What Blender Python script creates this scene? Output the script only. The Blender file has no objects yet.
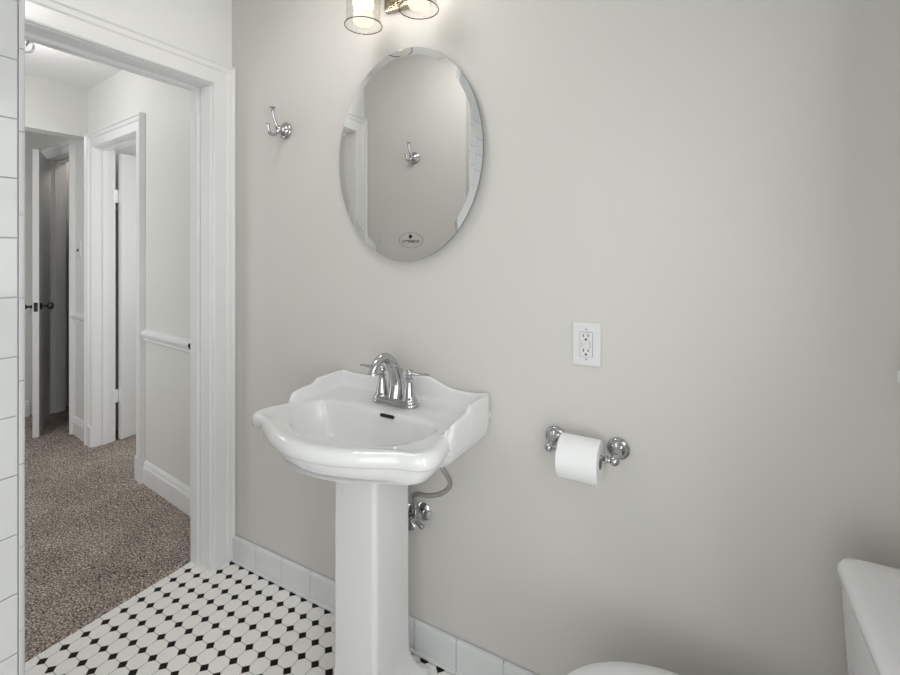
import bpy, bmesh, math, random
from mathutils import Vector, Matrix
random.seed(7)
C = bpy.context.scene.collection
SC = bpy.context.scene
PI = math.pi
LP = dict(dome=13.6, bulb=9., window=16., tub=16.5, rear=12., hall=3.8, hallside=18., bedroom=22.)   # strengths of lamps, daylight and added fills

# ------------------------------------------------------------------ helpers
def link(o, parent=None):
    C.objects.link(o)
    if parent is not None:
        o.parent = parent
    return o

def obj(name, bm, mat, parent=None, smooth=False, bevel=0, seg=2, autosmooth=None):
    bmesh.ops.recalc_face_normals(bm, faces=bm.faces)
    me = bpy.data.meshes.new(name)
    bm.to_mesh(me); bm.free()
    if isinstance(mat, (list, tuple)):
        for m in mat: me.materials.append(m)
    else:
        me.materials.append(mat)
    if smooth:
        for p in me.polygons: p.use_smooth = True
        if autosmooth:
            me.set_sharp_from_angle(angle=math.radians(autosmooth))
    o = bpy.data.objects.new(name, me)
    link(o, parent)
    if bevel:
        b = o.modifiers.new('bevel', 'BEVEL'); b.width = bevel; b.segments = seg
        b.limit_method = 'ANGLE'; b.angle_limit = math.radians(35)
    return o

def empty(name, loc, label, cat, group=None, rot=(0, 0, 0)):
    o = bpy.data.objects.new(name, None)
    o.empty_display_size = .05
    link(o); o.location = loc; o.rotation_euler = rot
    o['label'] = label; o['category'] = cat
    if group: o['group'] = group
    return o

def tag(o, label, cat, group=None):
    o['label'] = label; o['category'] = cat
    if group: o['group'] = group
    return o

def struct(o, label=None, cat=None):
    o['kind'] = 'structure'
    if label: o['label'] = label
    if cat: o['category'] = cat
    return o

def box(bm, x0, x1, y0, y1, z0, z1, M=None):
    vs = [bm.verts.new((x, y, z)) for x in (x0, x1) for y in (y0, y1) for z in (z0, z1)]
    idx = [(0, 1, 3, 2), (4, 6, 7, 5), (0, 4, 5, 1), (2, 3, 7, 6), (0, 2, 6, 4), (1, 5, 7, 3)]
    fs = [bm.faces.new([vs[i] for i in f]) for f in idx]
    if M is not None:
        for v in vs: v.co = M @ v.co
    return fs

def boxes(name, lst, mat, parent=None, bevel=0, M=None, **k):
    bm = bmesh.new()
    for b in lst: box(bm, *b, M=M)
    return obj(name, bm, mat, parent, bevel=bevel, **k)

def loft(bm, rings, closed=True, cap0=False, cap1=False):
    vr = [[bm.verts.new(p) for p in r] for r in rings]
    n = len(rings[0])
    for a, b in zip(vr, vr[1:]):
        for i in range(n if closed else n - 1):
            j = (i + 1) % n
            try: bm.faces.new((a[i], a[j], b[j], b[i]))
            except ValueError: pass
    if cap0: bm.faces.new(list(reversed(vr[0])))
    if cap1: bm.faces.new(vr[-1])
    return vr

def lathe(bm, prof, M=None, n=32, cap0=True, cap1=True):
    """prof = [(r, z)...] around local Z; M places it."""
    rings = []
    for r, z in prof:
        ring = []
        for k in range(n):
            a = 2 * PI * k / n
            p = Vector((max(r, 1e-5) * math.cos(a), max(r, 1e-5) * math.sin(a), z))
            ring.append(M @ p if M is not None else p)
        rings.append(ring)
    return loft(bm, rings, True, cap0, cap1)

def spline(pts, n=8):
    """Catmull-Rom through pts (tuples of any equal length)."""
    P = [tuple(p) for p in pts]
    P = [tuple(2 * a - b for a, b in zip(P[0], P[1]))] + P + [tuple(2 * a - b for a, b in zip(P[-1], P[-2]))]
    out = []
    for i in range(1, len(P) - 2):
        for k in range(n):
            t = k / n
            out.append(tuple(.5 * (2 * b + (c - a) * t + (2 * a - 5 * b + 4 * c - d) * t * t + (3 * b - a - 3 * c + d) * t ** 3)
                             for a, b, c, d in zip(P[i - 1], P[i], P[i + 1], P[i + 2])))
    out.append(P[-2])
    return out

def tube(bm, pts, radii, n=14, cap=True):
    """pts: list of Vectors, radii: number or list."""
    pts = [Vector(p) for p in pts]
    if not isinstance(radii, (list, tuple)): radii = [radii] * len(pts)
    T = []
    for i in range(len(pts)):
        a = pts[max(i - 1, 0)]; b = pts[min(i + 1, len(pts) - 1)]
        T.append((b - a).normalized())
    u = T[0].orthogonal().normalized()
    rings = []
    for p, t, r in zip(pts, T, radii):
        u = (u - t * u.dot(t)).normalized()
        w = t.cross(u)
        rings.append([p + r * (math.cos(2 * PI * k / n) * u + math.sin(2 * PI * k / n) * w) for k in range(n)])
    return loft(bm, rings, True, cap, cap)

def ball(bm, c, r, seg=20):
    bmesh.ops.create_uvsphere(bm, u_segments=seg, v_segments=seg // 2, radius=r, matrix=Matrix.Translation(c))

def axis_matrix(origin, direction):
    """local Z -> direction"""
    d = Vector(direction).normalized()
    return Matrix.Translation(origin) @ d.to_track_quat('Z', 'Y').to_matrix().to_4x4()

def sweep(bm, path, prof, up=None, closed=False):
    """path: list of (pos, out, side): each profile point (a,b) -> pos + a*out + b*side."""
    rings = [[Vector(p) + a * Vector(o) + b * Vector(s) for a, b in prof] for p, o, s in path]
    vr = loft(bm, rings, True)
    bm.faces.new(list(reversed(vr[0]))); bm.faces.new(vr[-1])

# ------------------------------------------------------------------ materials
def mat(name, col, rough=.5, metal=0., coat=0., spec=.5, noise=None, bump=None, emit=None):
    m = bpy.data.materials.new(name); m.use_nodes = True
    nt = m.node_tree; b = nt.nodes['Principled BSDF']
    b.inputs['Base Color'].default_value = (*col, 1)
    b.inputs['Roughness'].default_value = rough
    b.inputs['Metallic'].default_value = metal
    b.inputs['Coat Weight'].default_value = coat
    b.inputs['Coat Roughness'].default_value = .05
    b.inputs['Specular IOR Level'].default_value = spec
    if emit:
        b.inputs['Emission Color'].default_value = (*emit[0], 1)
        b.inputs['Emission Strength'].default_value = emit[1]
    g = nt.nodes.new('ShaderNodeNewGeometry')
    if noise:
        sc, amt = noise
        n = nt.nodes.new('ShaderNodeTexNoise'); n.inputs['Scale'].default_value = sc; n.inputs['Detail'].default_value = 4
        nt.links.new(g.outputs['Position'], n.inputs['Vector'])
        r = nt.nodes.new('ShaderNodeMapRange')
        r.inputs['To Min'].default_value = 1 - amt; r.inputs['To Max'].default_value = 1 + amt
        nt.links.new(n.outputs['Fac'], r.inputs['Value'])
        mx = nt.nodes.new('ShaderNodeVectorMath'); mx.operation = 'SCALE'
        mx.inputs[0].default_value = col
        nt.links.new(r.outputs['Result'], mx.inputs['Scale'])
        nt.links.new(mx.outputs['Vector'], b.inputs['Base Color'])
    if bump:
        sc, st, dist = bump
        n = nt.nodes.new('ShaderNodeTexNoise'); n.inputs['Scale'].default_value = sc; n.inputs['Detail'].default_value = 3
        nt.links.new(g.outputs['Position'], n.inputs['Vector'])
        bp = nt.nodes.new('ShaderNodeBump'); bp.inputs['Strength'].default_value = st; bp.inputs['Distance'].default_value = dist
        nt.links.new(n.outputs['Fac'], bp.inputs['Height'])
        nt.links.new(bp.outputs['Normal'], b.inputs['Normal'])
    return m

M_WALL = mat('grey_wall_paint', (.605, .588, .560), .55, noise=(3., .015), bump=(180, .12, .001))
M_FWALL = mat('brightened_wall_paint', (.70, .69, .665), .55, noise=(3., .01), bump=(180, .1, .001))  # wall grey lightened in its colour to make up for missing light
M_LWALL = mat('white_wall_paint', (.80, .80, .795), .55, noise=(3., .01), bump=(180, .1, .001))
M_HALL = mat('hall_wall_paint', (.72, .715, .695), .5, noise=(3., .01), bump=(150, .1, .001))
M_CEIL = mat('ceiling_paint', (.78, .78, .775), .7, noise=(5., .01))
M_TRIM = mat('white_gloss_trim', (.80, .80, .80), .3, coat=.2, noise=(9., .01), bump=(60, .06, .002))
M_DOOR = mat('white_door_paint', (.74, .735, .725), .35, noise=(9., .01))
M_PORC = mat('white_porcelain', (.77, .77, .775), .12, coat=.6, noise=(2., .004))
M_TILE = mat('white_glazed_tile', (.54, .54, .538), .15, coat=.4, noise=(6., .012), bump=(14, .05, .002))
M_BTILE = mat('pale_grey_glazed_tile', (.70, .71, .72), .18, coat=.3, noise=(6., .012))
M_GROUT = mat('grout', (.50, .50, .49), .8)
M_CHROME = mat('polished_chrome', (.50, .50, .51), .06, 1.)
M_NICKEL = mat('polished_nickel', (.72, .70, .67), .12, 1.)
M_BRASSY = mat('aged_nickel', (.40, .35, .27), .22, 1., noise=(60., .25), bump=(90, .5, .004))
M_BRAID = mat('braided_steel', (.42, .41, .40), .35, .9, bump=(900, .6, .001))
M_BLACK = mat('black_plastic', (.012, .012, .012), .4)
M_DARKM = mat('dark_bronze', (.09, .085, .08), .25, 1.)
M_PLASTIC = mat('white_plastic', (.70, .70, .70), .3)
M_SCREW = mat('painted_screw', (.42, .42, .41), .4)
M_GAP = mat('gap_shade_grey', (.22, .22, .22), .7)  # grey standing for the shade in the outlet's gap
M_PAPER = mat('tissue_paper', (.86, .86, .87), .9, spec=.1, bump=(240, .25, .001))
M_CARD = mat('cardboard', (.30, .25, .20), .9)
M_SHELF = mat('closet_shelf', (.42, .41, .39), .6)
M_DARK = mat('closet_interior_shade', (.09, .088, .083), .8)  # gloom inside the closet put into its wall colour
M_MIRROR = mat('mirror_silver', (.90, .905, .90), .0, 1.)
M_MEDGE = mat('mirror_edge', (.30, .32, .31), .15, .6)
M_INK = mat('sticker_ink', (.03, .03, .03), .5)
M_BULB = mat('bulb_globe', (.9, .9, .9), .3, emit=((1., .95, .88), LP['bulb']))
M_BULBN = mat('bulb_body', (.35, .34, .30), .4, emit=((1., .93, .76), .85))
M_FROST = mat('frosted_lamp_glass', (.9, .9, .88), .3, emit=((1., .96, .9), .5))

def glass(name, tint=(1, 1, 1), refl=1.0):
    m = bpy.data.materials.new(name); m.use_nodes = True
    nt = m.node_tree; nt.nodes.clear()
    o = nt.nodes.new('ShaderNodeOutputMaterial')
    t = nt.nodes.new('ShaderNodeBsdfTransparent'); t.inputs['Color'].default_value = (*tint, 1)
    g = nt.nodes.new('ShaderNodeBsdfGlossy'); g.inputs['Roughness'].default_value = .02
    f = nt.nodes.new('ShaderNodeLayerWeight'); f.inputs['Blend'].default_value = .5
    pw = nt.nodes.new('ShaderNodeMath'); pw.operation = 'POWER'; pw.inputs[1].default_value = 4.
    mu = nt.nodes.new('ShaderNodeMath'); mu.operation = 'MULTIPLY_ADD'; mu.inputs[1].default_value = refl; mu.inputs[2].default_value = .03
    mx = nt.nodes.new('ShaderNodeMixShader')
    nt.links.new(f.outputs['Facing'], pw.inputs[0]); nt.links.new(pw.outputs[0], mu.inputs[0]); nt.links.new(mu.outputs[0], mx.inputs[0])
    nt.links.new(t.outputs[0], mx.inputs[1]); nt.links.new(g.outputs[0], mx.inputs[2])
    nt.links.new(mx.outputs[0], o.inputs['Surface'])
    return m
M_GLASS = glass('clear_shade_glass', (.975, .965, .955), .35)
M_PANE = glass('window_glass', (.98, .99, .98), .6)

def node_math(nt, op, a, b=None, c=None):
    n = nt.nodes.new('ShaderNodeMath'); n.operation = op
    for i, v in enumerate((a, b, c)):
        if v is None: continue
        if isinstance(v, (int, float)): n.inputs[i].default_value = v
        else: nt.links.new(v, n.inputs[i])
    return n.outputs[0]

def octagon_floor(pitch):
    m = bpy.data.materials.new('octagon_and_dot_mosaic'); m.use_nodes = True
    nt = m.node_tree; b = nt.nodes['Principled BSDF']
    g = nt.nodes.new('ShaderNodeNewGeometry'); s = nt.nodes.new('ShaderNodeSeparateXYZ')
    nt.links.new(g.outputs['Position'], s.inputs[0])
    fx = node_math(nt, 'ABSOLUTE', node_math(nt, 'SUBTRACT', node_math(nt, 'FRACT', node_math(nt, 'ADD', node_math(nt, 'DIVIDE', s.outputs[0], pitch), 100.5)), .5))
    fy = node_math(nt, 'ABSOLUTE', node_math(nt, 'SUBTRACT', node_math(nt, 'FRACT', node_math(nt, 'ADD', node_math(nt, 'DIVIDE', s.outputs[1], pitch), 100.5)), .5))
    d1 = node_math(nt, 'ADD', fx, fy)
    dot = node_math(nt, 'LESS_THAN', d1, .262)
    ring = node_math(nt, 'LESS_THAN', d1, .285)
    line = node_math(nt, 'LESS_THAN', node_math(nt, 'MINIMUM', fx, fy), .015)
    grout = node_math(nt, 'MAXIMUM', ring, line)
    n = nt.nodes.new('ShaderNodeTexNoise'); n.inputs['Scale'].default_value = 20; nt.links.new(g.outputs['Position'], n.inputs['Vector'])
    r = nt.nodes.new('ShaderNodeMapRange'); r.inputs['To Min'].default_value = .95; r.inputs['To Max'].default_value = 1.05
    nt.links.new(n.outputs['Fac'], r.inputs['Value'])
    sc = nt.nodes.new('ShaderNodeVectorMath'); sc.operation = 'SCALE'; sc.inputs[0].default_value = (.88, .86, .835)
    nt.links.new(r.outputs['Result'], sc.inputs['Scale'])
    mx = nt.nodes.new('ShaderNodeMix'); mx.data_type = 'RGBA'
    nt.links.new(grout, mx.inputs['Factor']); nt.links.new(sc.outputs['Vector'], mx.inputs['A']); mx.inputs['B'].default_value = (.27, .265, .255, 1)
    m2 = nt.nodes.new('ShaderNodeMix'); m2.data_type = 'RGBA'
    nt.links.new(dot, m2.inputs['Factor']); nt.links.new(mx.outputs['Result'], m2.inputs['A']); m2.inputs['B'].default_value = (.008, .007, .007, 1)
    nt.links.new(m2.outputs['Result'], b.inputs['Base Color'])
    nt.links.new(node_math(nt, 'SUBTRACT', .5, node_math(nt, 'MULTIPLY', dot, .38)), b.inputs['Specular IOR Level'])
    b.inputs['Roughness'].default_value = .42
    hgt = node_math(nt, 'SUBTRACT', 1., node_math(nt, 'MULTIPLY', grout, node_math(nt, 'SUBTRACT', 1., dot)))
    bp = nt.nodes.new('ShaderNodeBump'); bp.inputs['Strength'].default_value = .4; bp.inputs['Distance'].default_value = .001
    nt.links.new(hgt, bp.inputs['Height']); nt.links.new(bp.outputs['Normal'], b.inputs['Normal'])
    return m

def carpet_mat():
    m = bpy.data.materials.new('brown_grey_carpet'); m.use_nodes = True
    nt = m.node_tree; b = nt.nodes['Principled BSDF']
    g = nt.nodes.new('ShaderNodeNewGeometry')
    n1 = nt.nodes.new('ShaderNodeTexNoise'); n1.inputs['Scale'].default_value = 150; n1.inputs['Detail'].default_value = 3; n1.inputs['Roughness'].default_value = .7
    n2 = nt.nodes.new('ShaderNodeTexNoise'); n2.inputs['Scale'].default_value = 4.5; n2.inputs['Detail'].default_value = 3
    for n in (n1, n2): nt.links.new(g.outputs['Position'], n.inputs['Vector'])
    cr = nt.nodes.new('ShaderNodeValToRGB')
    e = cr.color_ramp.elements
    e[0].position = .37; e[0].color = (.07, .056, .048, 1)
    e[1].position = .64; e[1].color = (.80, .70, .62, 1)
    k = cr.color_ramp.elements.new(.5); k.color = (.29, .245, .215, 1)
    nt.links.new(n1.outputs['Fac'], cr.inputs[0])
    r = nt.nodes.new('ShaderNodeMapRange'); r.inputs['From Min'].default_value = .3; r.inputs['From Max'].default_value = .7
    r.inputs['To Min'].default_value = .82; r.inputs['To Max'].default_value = 1.18
    nt.links.new(n2.outputs['Fac'], r.inputs['Value'])
    sc = nt.nodes.new('ShaderNodeVectorMath'); sc.operation = 'SCALE'
    nt.links.new(cr.outputs['Color'], sc.inputs[0]); nt.links.new(r.outputs['Result'], sc.inputs['Scale'])
    nt.links.new(sc.outputs['Vector'], b.inputs['Base Color'])
    b.inputs['Roughness'].default_value = 1.; b.inputs['Specular IOR Level'].default_value = .05
    bp = nt.nodes.new('ShaderNodeBump'); bp.inputs['Strength'].default_value = .9; bp.inputs['Distance'].default_value = .006
    nt.links.new(n1.outputs['Fac'], bp.inputs['Height']); nt.links.new(bp.outputs['Normal'], b.inputs['Normal'])
    return m

PITCH = .06072
M_FLOOR = octagon_floor(PITCH)
M_CARPET = carpet_mat()

# ------------------------------------------------------------------ dimensions
W = .63            # sink wall plane (faces -Y)
DX = .085          # doorway wall face (faces +X)
DXB = -.035        # doorway wall, hall side
OY0, OY1, OZ = -.212, .535, 2.043   # doorway opening
XR = 2.30          # right wall
YB = -1.15         # wall behind the camera
BX = .80           # tiled wall face
BY = -.308         # corner of that wall block
ZC = 2.456         # ceilings
# hall wall with the two doors, slightly out of square
HA = Vector((-.035, .695, 0)); HS = Vector((-.993, .118, 0)).normalized(); HN = Vector((HS.y * -1, HS.x, 0))
MH = Matrix(((HS.x, HN.x, 0, HA.x), (HS.y, HN.y, 0, HA.y), (0, 0, 1, 0), (0, 0, 0, 1)))   # local (s, out, z)
XE = -2.86         # hall end wall
YL = -.75          # far side of the hall

# ------------------------------------------------------------------ room shell
struct(boxes('floor_bathroom', [(-.045, XR + .1, YB - .1, W + .05, -.1, 0)], M_FLOOR), 'white octagon floor mosaic with black dots', 'floor')

bm = bmesh.new()      # carpet with a real, uneven pile surface
nx, ny = 250, 330
x0, x1, y0, y1 = XE - .75, -.039, YL - .05, 2.6
vs = []
for i in range(nx + 1):
    row = []
    for j in range(ny + 1):
        z = .004 + random.random() * .006 if i < nx else -.002
        if i == nx - 1: z *= .8
        row.append(bm.verts.new((x0 + (x1 - x0) * i / nx, y0 + (y1 - y0) * j / ny, z)))
    vs.append(row)
for i in range(nx):
    for j in range(ny):
        bm.faces.new((vs[i][j], vs[i + 1][j], vs[i + 1][j + 1], vs[i][j + 1]))
o = obj('floor_hall', bm, M_CARPET, smooth=True)
struct(o, 'brown grey carpet covering the hall floor', 'carpet')

struct(boxes('wall_back', [(DX - .02, XR + .1, W, W + .05, -.02, ZC + .05)], M_WALL), 'grey painted wall behind the sink', 'wall')
struct(boxes('wall_left', [
    (DXB, DX, OY1, W + .04, -.02, ZC + .05),
    (DXB, DX, BY - .02, OY0, -.02, ZC + .05),
    (DXB, DX, OY0, OY1, OZ, ZC + .05)], M_LWALL), 'white wall around the hall doorway', 'wall')
struct(boxes('wall_front', [(DXB, BX - .012, YB - .1, BY, -.02, ZC + .05)], M_FWALL), 'light grey wall opposite the mirror', 'wall')
TY0, TY1, TZ0, TZ1 = -.82, -.38, .30, 2.05      # unseen window opening added by the tub for fill
WY0, WY1, WZ0, WZ1 = -.24, .42, 1.116, 2.05      # window opening in the right wall
struct(boxes('wall_right', [
    (XR, XR + .12, YB - .1, TY0, -.02, ZC + .05), (XR, XR + .12, TY1, WY0, -.02, ZC + .05),
    (XR, XR + .12, TY0, TY1, -.02, TZ0), (XR, XR + .12, TY0, TY1, TZ1, ZC + .05), (XR, XR + .12, WY1, W + .05, -.02, ZC + .05),
    (XR, XR + .12, WY0, WY1, -.02, WZ0), (XR, XR + .12, WY0, WY1, WZ1, ZC + .05)], M_WALL), 'grey wall behind the toilet', 'wall')
RX0, RX1, RZ0, RZ1 = 1.35, 2.26, .45, 1.75       # unseen window opening added behind the camera for fill
struct(boxes('wall_rear', [(BX - .05, RX0, YB - .1, YB, -.02, ZC + .05), (RX1, XR + .12, YB - .1, YB, -.02, ZC + .05), (RX0, RX1, YB - .1, YB, -.02, RZ0), (RX0, RX1, YB - .1, YB, RZ1, ZC + .05)], M_TILE), 'white wall behind the camera', 'wall')
struct(boxes('ceiling_bathroom', [(DX - .1, XR + .12, YB - .1, W + .05, ZC, ZC + .1)], M_CEIL), 'white bathroom ceiling', 'ceiling')

# tiled face of the wall block: 4 1/4 inch tiles with a quarter-round edge
bm = bmesh.new()
TS, zj = .1082, 1.695
box(bm, BX - .012, BX - .004, YB, BY - .008, 0, ZC)
grout_faces = len(bm.faces)
k0 = -int(zj / TS) - 1
z = zj + k0 * TS
while z < ZC:
    y = BY - .0115
    while y > YB:
        ya = max(y - TS + .0012, YB); za, zb = max(z + .0008, 0), min(z + TS - .0008, ZC - .002)
        if zb - za > .01 and y - ya > .005:
            box(bm, BX - .006, BX, ya, y, za, zb)
        y -= TS
    z += TS
o = obj('wall_tile', bm, [M_TILE, M_GROUT], bevel=.0012, seg=2)
for i, p in enumerate(o.data.polygons): p.material_index = 1 if i < grout_faces else 0
struct(o, 'white square wall tiles at the left edge', 'wall tile')
bm = bmesh.new()
z = 1.565 - .1524 * 11
while z < ZC:
    za, zb = max(z + .0006, 0), min(z + .1524 - .0006, ZC - .002)
    if zb - za > .01:
        rings = []
        prof = [(BX - .02, BY - .0105), (BX + .0015, BY - .0105)] + [(BX - .0085 + .010 * math.cos(a), BY - .0095 + .0105 * math.sin(a)) for a in [PI / 2 * q / 6 for q in range(7)]] + [(BX - .02, BY + .001)]
        for zz in (za, zb):
            rings.append([(px, py, zz) for px, py in prof])
        loft(bm, rings, True, True, True)
    z += .1524
struct(obj('trim_tile_edge', bm, M_TILE, smooth=True, autosmooth=40), 'white quarter-round tile edging', 'tile trim')

# tiled baseboard along the sink wall
bm = bmesh.new()
box(bm, DX + .002, XR, W - .010, W + .005, 0, .100)
box(bm, DX + .002, XR, W - .018, W - .004, 0, .006)
ng = len(bm.faces)
joints = [DX + .002, .258, .411, .570, .727, .885, 1.048, 1.207, 1.367, 1.527, 1.687, 1.847, 2.007, 2.167, XR - .001]
for a, b in zip(joints, joints[1:]):
    prof = [(W - .002, .008), (W - .014, .008), (W - .014, .094), (W - .0135, .099), (W - .011, .1035), (W - .006, .106), (W - .002, .106)]
    loft(bm, [[(xx, py, pz) for py, pz in prof] for xx in (a + .0012, b - .0012)], True, True, True)
    prof = [(W - .002, .0005), (W - .020, .0005), (W - .021, .004), (W - .018, .009), (W - .013, .011), (W - .002, .011)]
    loft(bm, [[(xx, py, pz) for py, pz in prof] for xx in (a + .0008, b - .0008)], True, True, True)
o = obj('baseboard_back', bm, [M_BTILE, M_GROUT])
for i, p in enumerate(o.data.polygons): p.material_index = 1 if i < ng else 0
struct(o, 'pale grey glazed tile baseboard under the grey wall', 'baseboard')

# doorway casing (swept, mitred) --------------------------------------------------
CAS = [(0, 0), (0, .014), (.004, .017), (.009, .017), (.012, .013), (.060, .013), (.066, .018), (.082, .020), (.088, .026), (.093, .026), (.095, .022), (.095, 0)]
def casing(bm, a, b, h, width_scale=1., M=None, thick=1., right=True, left=True, prof=CAS, z0=0):
    """Opening from a to b along local s, height h; profile grows away from the opening; local axes (s, out, z)."""
    P = [(w * width_scale, t * thick) for w, t in prof]
    path = []
    if left:
        path += [((a, 0, z0), (-1, 0, 0)), ((a, 0, h), (-1, 0, 1))]
    else:
        path += [((a - .0, 0, h), (0, 0, 1))]
    if right:
        path += [((b, 0, h), (1, 0, 1)), ((b, 0, z0), (1, 0, 0))]
    else:
        path += [((b, 0, h), (0, 0, 1))]
    rings = []
    for p, o_ in path:
        ring = []
        for w, t in P:
            q = Vector(p) + w * Vector(o_) + Vector((0, t, 0))
            ring.append(M @ q if M is not None else q)
        rings.append(ring)
    loft(bm, rings, True, True, True)
MD = Matrix(((0, 1, 0, DX), (1, 0, 0, 0), (0, 0, 1, 0), (0, 0, 0, 1)))      # local s=Y, out=+X
bm = bmesh.new(); casing(bm, OY0, OY1, OZ, .985, MD, 1.15)
struct(obj('trim_1', bm, M_TRIM), 'white moulded casing of the hall doorway', 'door casing')
# jamb lining with rebate and stop
bm = bmesh.new()
for (xa, xb, t) in ((DXB - .012, DXB + .034, .010), (DXB + .034, DXB + .048, .018), (DXB + .048, DX + .002, .004)):
    box(bm, xa, xb, OY1 - t, OY1 + .004, 0, OZ)
    box(bm, xa, xb, OY0 - .004, OY0 + t, 0, OZ)
    box(bm, xa, xb, OY0 + t, OY1 - t, OZ - t, OZ + .004)
box(bm, DXB + .052, DX - .003, OY1 - .0065, OY1, .02, OZ - .01)
struct(obj('trim_2', bm, M_TRIM, bevel=.0012), 'white door jamb lining of the hall doorway', 'door jamb')
MHB = Matrix(((0, -1, 0, DXB), (1, 0, 0, 0), (0, 0, 1, 0), (0, 0, 0, 1)))
bm = bmesh.new(); casing(bm, OY0, OY1, OZ, .98, MHB, .85)
struct(obj('trim_3', bm, M_TRIM), 'white casing on the hall side of the doorway', 'door casing')

# hall ----------------------------------------------------------------------------
S1A, S1B, S2A, S2B, DH = .985, 1.705, 2.180, 2.762, 2.040
DH2 = 2.068
TH = .115
def hb(s0, s1, o0, o1, z0, z1): return (s0, s1, o0, o1, z0, z1)
bm = bmesh.new()
for b in [hb(-.1, S1A, -TH, 0, -.02, ZC + .05), hb(S1B, S2A, -TH, 0, -.02, ZC + .05), hb(S2B, 2.95, -TH, 0, -.02, ZC + .05),
          hb(S1A, S1B, -TH, 0, DH, ZC + .05), hb(S2A, S2B, -TH, 0, DH2, ZC + .05)]:
    box(bm, *b, M=MH)
struct(obj('wall_hall_right', bm, M_HALL), 'white hall wall with two doorways', 'wall')
struct(boxes('wall_hall_end', [(XE - .1, XE, YL - .1, 1.2, -.02, ZC + .05)], M_HALL), 'white wall at the end of the hall', 'wall')
struct(boxes('wall_hall_left', [(XE - .1, -1.8, YL - .1, YL, -.02, ZC + .05), (-.8, DXB, YL - .1, YL, -.02, ZC + .05), (-1.8, -.8, YL - .1, YL, -.02, .55), (-1.8, -.8, YL - .1, YL, 2.15, ZC + .05)], M_HALL), 'white wall on the left of the hall', 'wall')
struct(boxes('ceiling_hall', [(XE - .8, DXB, YL - .1, 2.7, ZC, ZC + .1)], M_CEIL), 'white hall ceiling', 'ceiling')
struct(boxes('wall_hall_header', [(-1.985, -1.85, YL, .915, 2.122, ZC + .01)], M_HALL, bevel=.002), 'white dropped header across the hall', 'wall header')

HCAS = [(0, 0), (0, .012), (.003, .015), (.010, .015), (.014, .011), (.055, .012), (.062, .020), (.078, .023), (.083, .032), (.090, .032), (.092, .028), (.092, 0)]
bm = bmesh.new(); casing(bm, S1A, S1B, DH, 1., MH, 1.05, prof=HCAS)
struct(obj('trim_4', bm, M_TRIM), 'white casing of the bedroom doorway in the hall', 'door casing')
bm = bmesh.new(); casing(bm, S2A, S2B, DH2, .9, MH, 1., prof=HCAS)
struct(obj('trim_5', bm, M_TRIM), 'white casing of the closet doorway in the hall', 'door casing')
bm = bmesh.new()
for a, b, dh in ((S1A, S1B, DH), (S2A, S2B, DH2)):
    for (oa, ob, t) in ((-TH - .005, -.078, .002), (-.078, -.045, .014), (-.045, .002, .002)):
        box(bm, a - .004, a + t, oa, ob, 0, dh, M=MH); box(bm, b - t, b + .004, oa, ob, 0, dh, M=MH)
        box(bm, a + t, b - t, oa, ob, dh - t, dh + .004, M=MH)
struct(obj('trim_6', bm, M_TRIM, bevel=.001), 'white jamb linings of the hall doorways', 'door jamb')
# plinth blocks at the foot of the bedroom casing
bm = bmesh.new()
box(bm, S1A - .096, S1A - .001, 0, .024, 0, .145, M=MH)
box(bm, S1B + .001, S1B + .096, 0, .024, 0, .145, M=MH)
struct(obj('trim_7', bm, M_TRIM, bevel=.003), 'white plinth blocks of the bedroom doorway', 'plinth block')

BASEP = [(0, 0), (.016, 0), (.016, .098), (.014, .103), (.010, .106), (.009, .112), (.012, .116), (.009, .126), (.004, .134), (0, .136)]
RAILP = [(0, .822), (.008, .822), (.012, .830), (.010, .838), (.018, .846), (.026, .858), (.028, .868), (.024, .876), (.014, .880), (.010, .886), (0, .888)]
def run(bm, prof, s0, s1, M): loft(bm, [[M @ Vector((s, o_, z)) for o_, z in prof] for s in (s0, s1)], True, True, True)
MEND = Matrix(((0, 1, 0, XE), (1, 0, 0, 0), (0, 0, 1, 0), (0, 0, 0, 1)))
bm = bmesh.new(); run(bm, BASEP, -.08, S1A - .096, MH); run(bm, BASEP, S1B + .096, S2A - .083, MH); run(bm, BASEP, YL, .93, MEND)
struct(obj('baseboard_hall', bm, M_TRIM), 'white baseboard along the hall walls', 'baseboard')
bm = bmesh.new(); run(bm, RAILP, .328, S1A - .092, MH); run(bm, RAILP, S1B + .092, S2A - .083, MH); run(bm, RAILP, YL, .93, MEND)
for p in [bm.faces]: pass
o = obj('trim_8', bm, [M_TRIM, M_CARD])
struct(o, 'white chair rail along the hall walls', 'chair rail')
bm = bmesh.new(); loft(bm, [[MH @ Vector((s, o_ * .93, .855 + (z - .855) * .93)) for o_, z in RAILP] for s in (.3262, .3282)], True, True, True)
obj('cut_end', bm, M_DARKM, o)

# hall bedroom behind the first door
struct(boxes('wall_bedroom', [(XE - .8, .0, 2.55, 2.65, -.02, ZC), (-.1, 0, .8, 1.4, -.02, ZC), (-.1, 0, 2.4, 2.6, -.02, ZC), (-.1, 0, 1.4, 2.4, -.02, .8), (-.1, 0, 1.4, 2.4, 2.1, ZC), (-1.975, -1.895, 1.03, 2.6, -.02, ZC)], M_HALL), 'wall of the room behind the hall door', 'wall')
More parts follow.
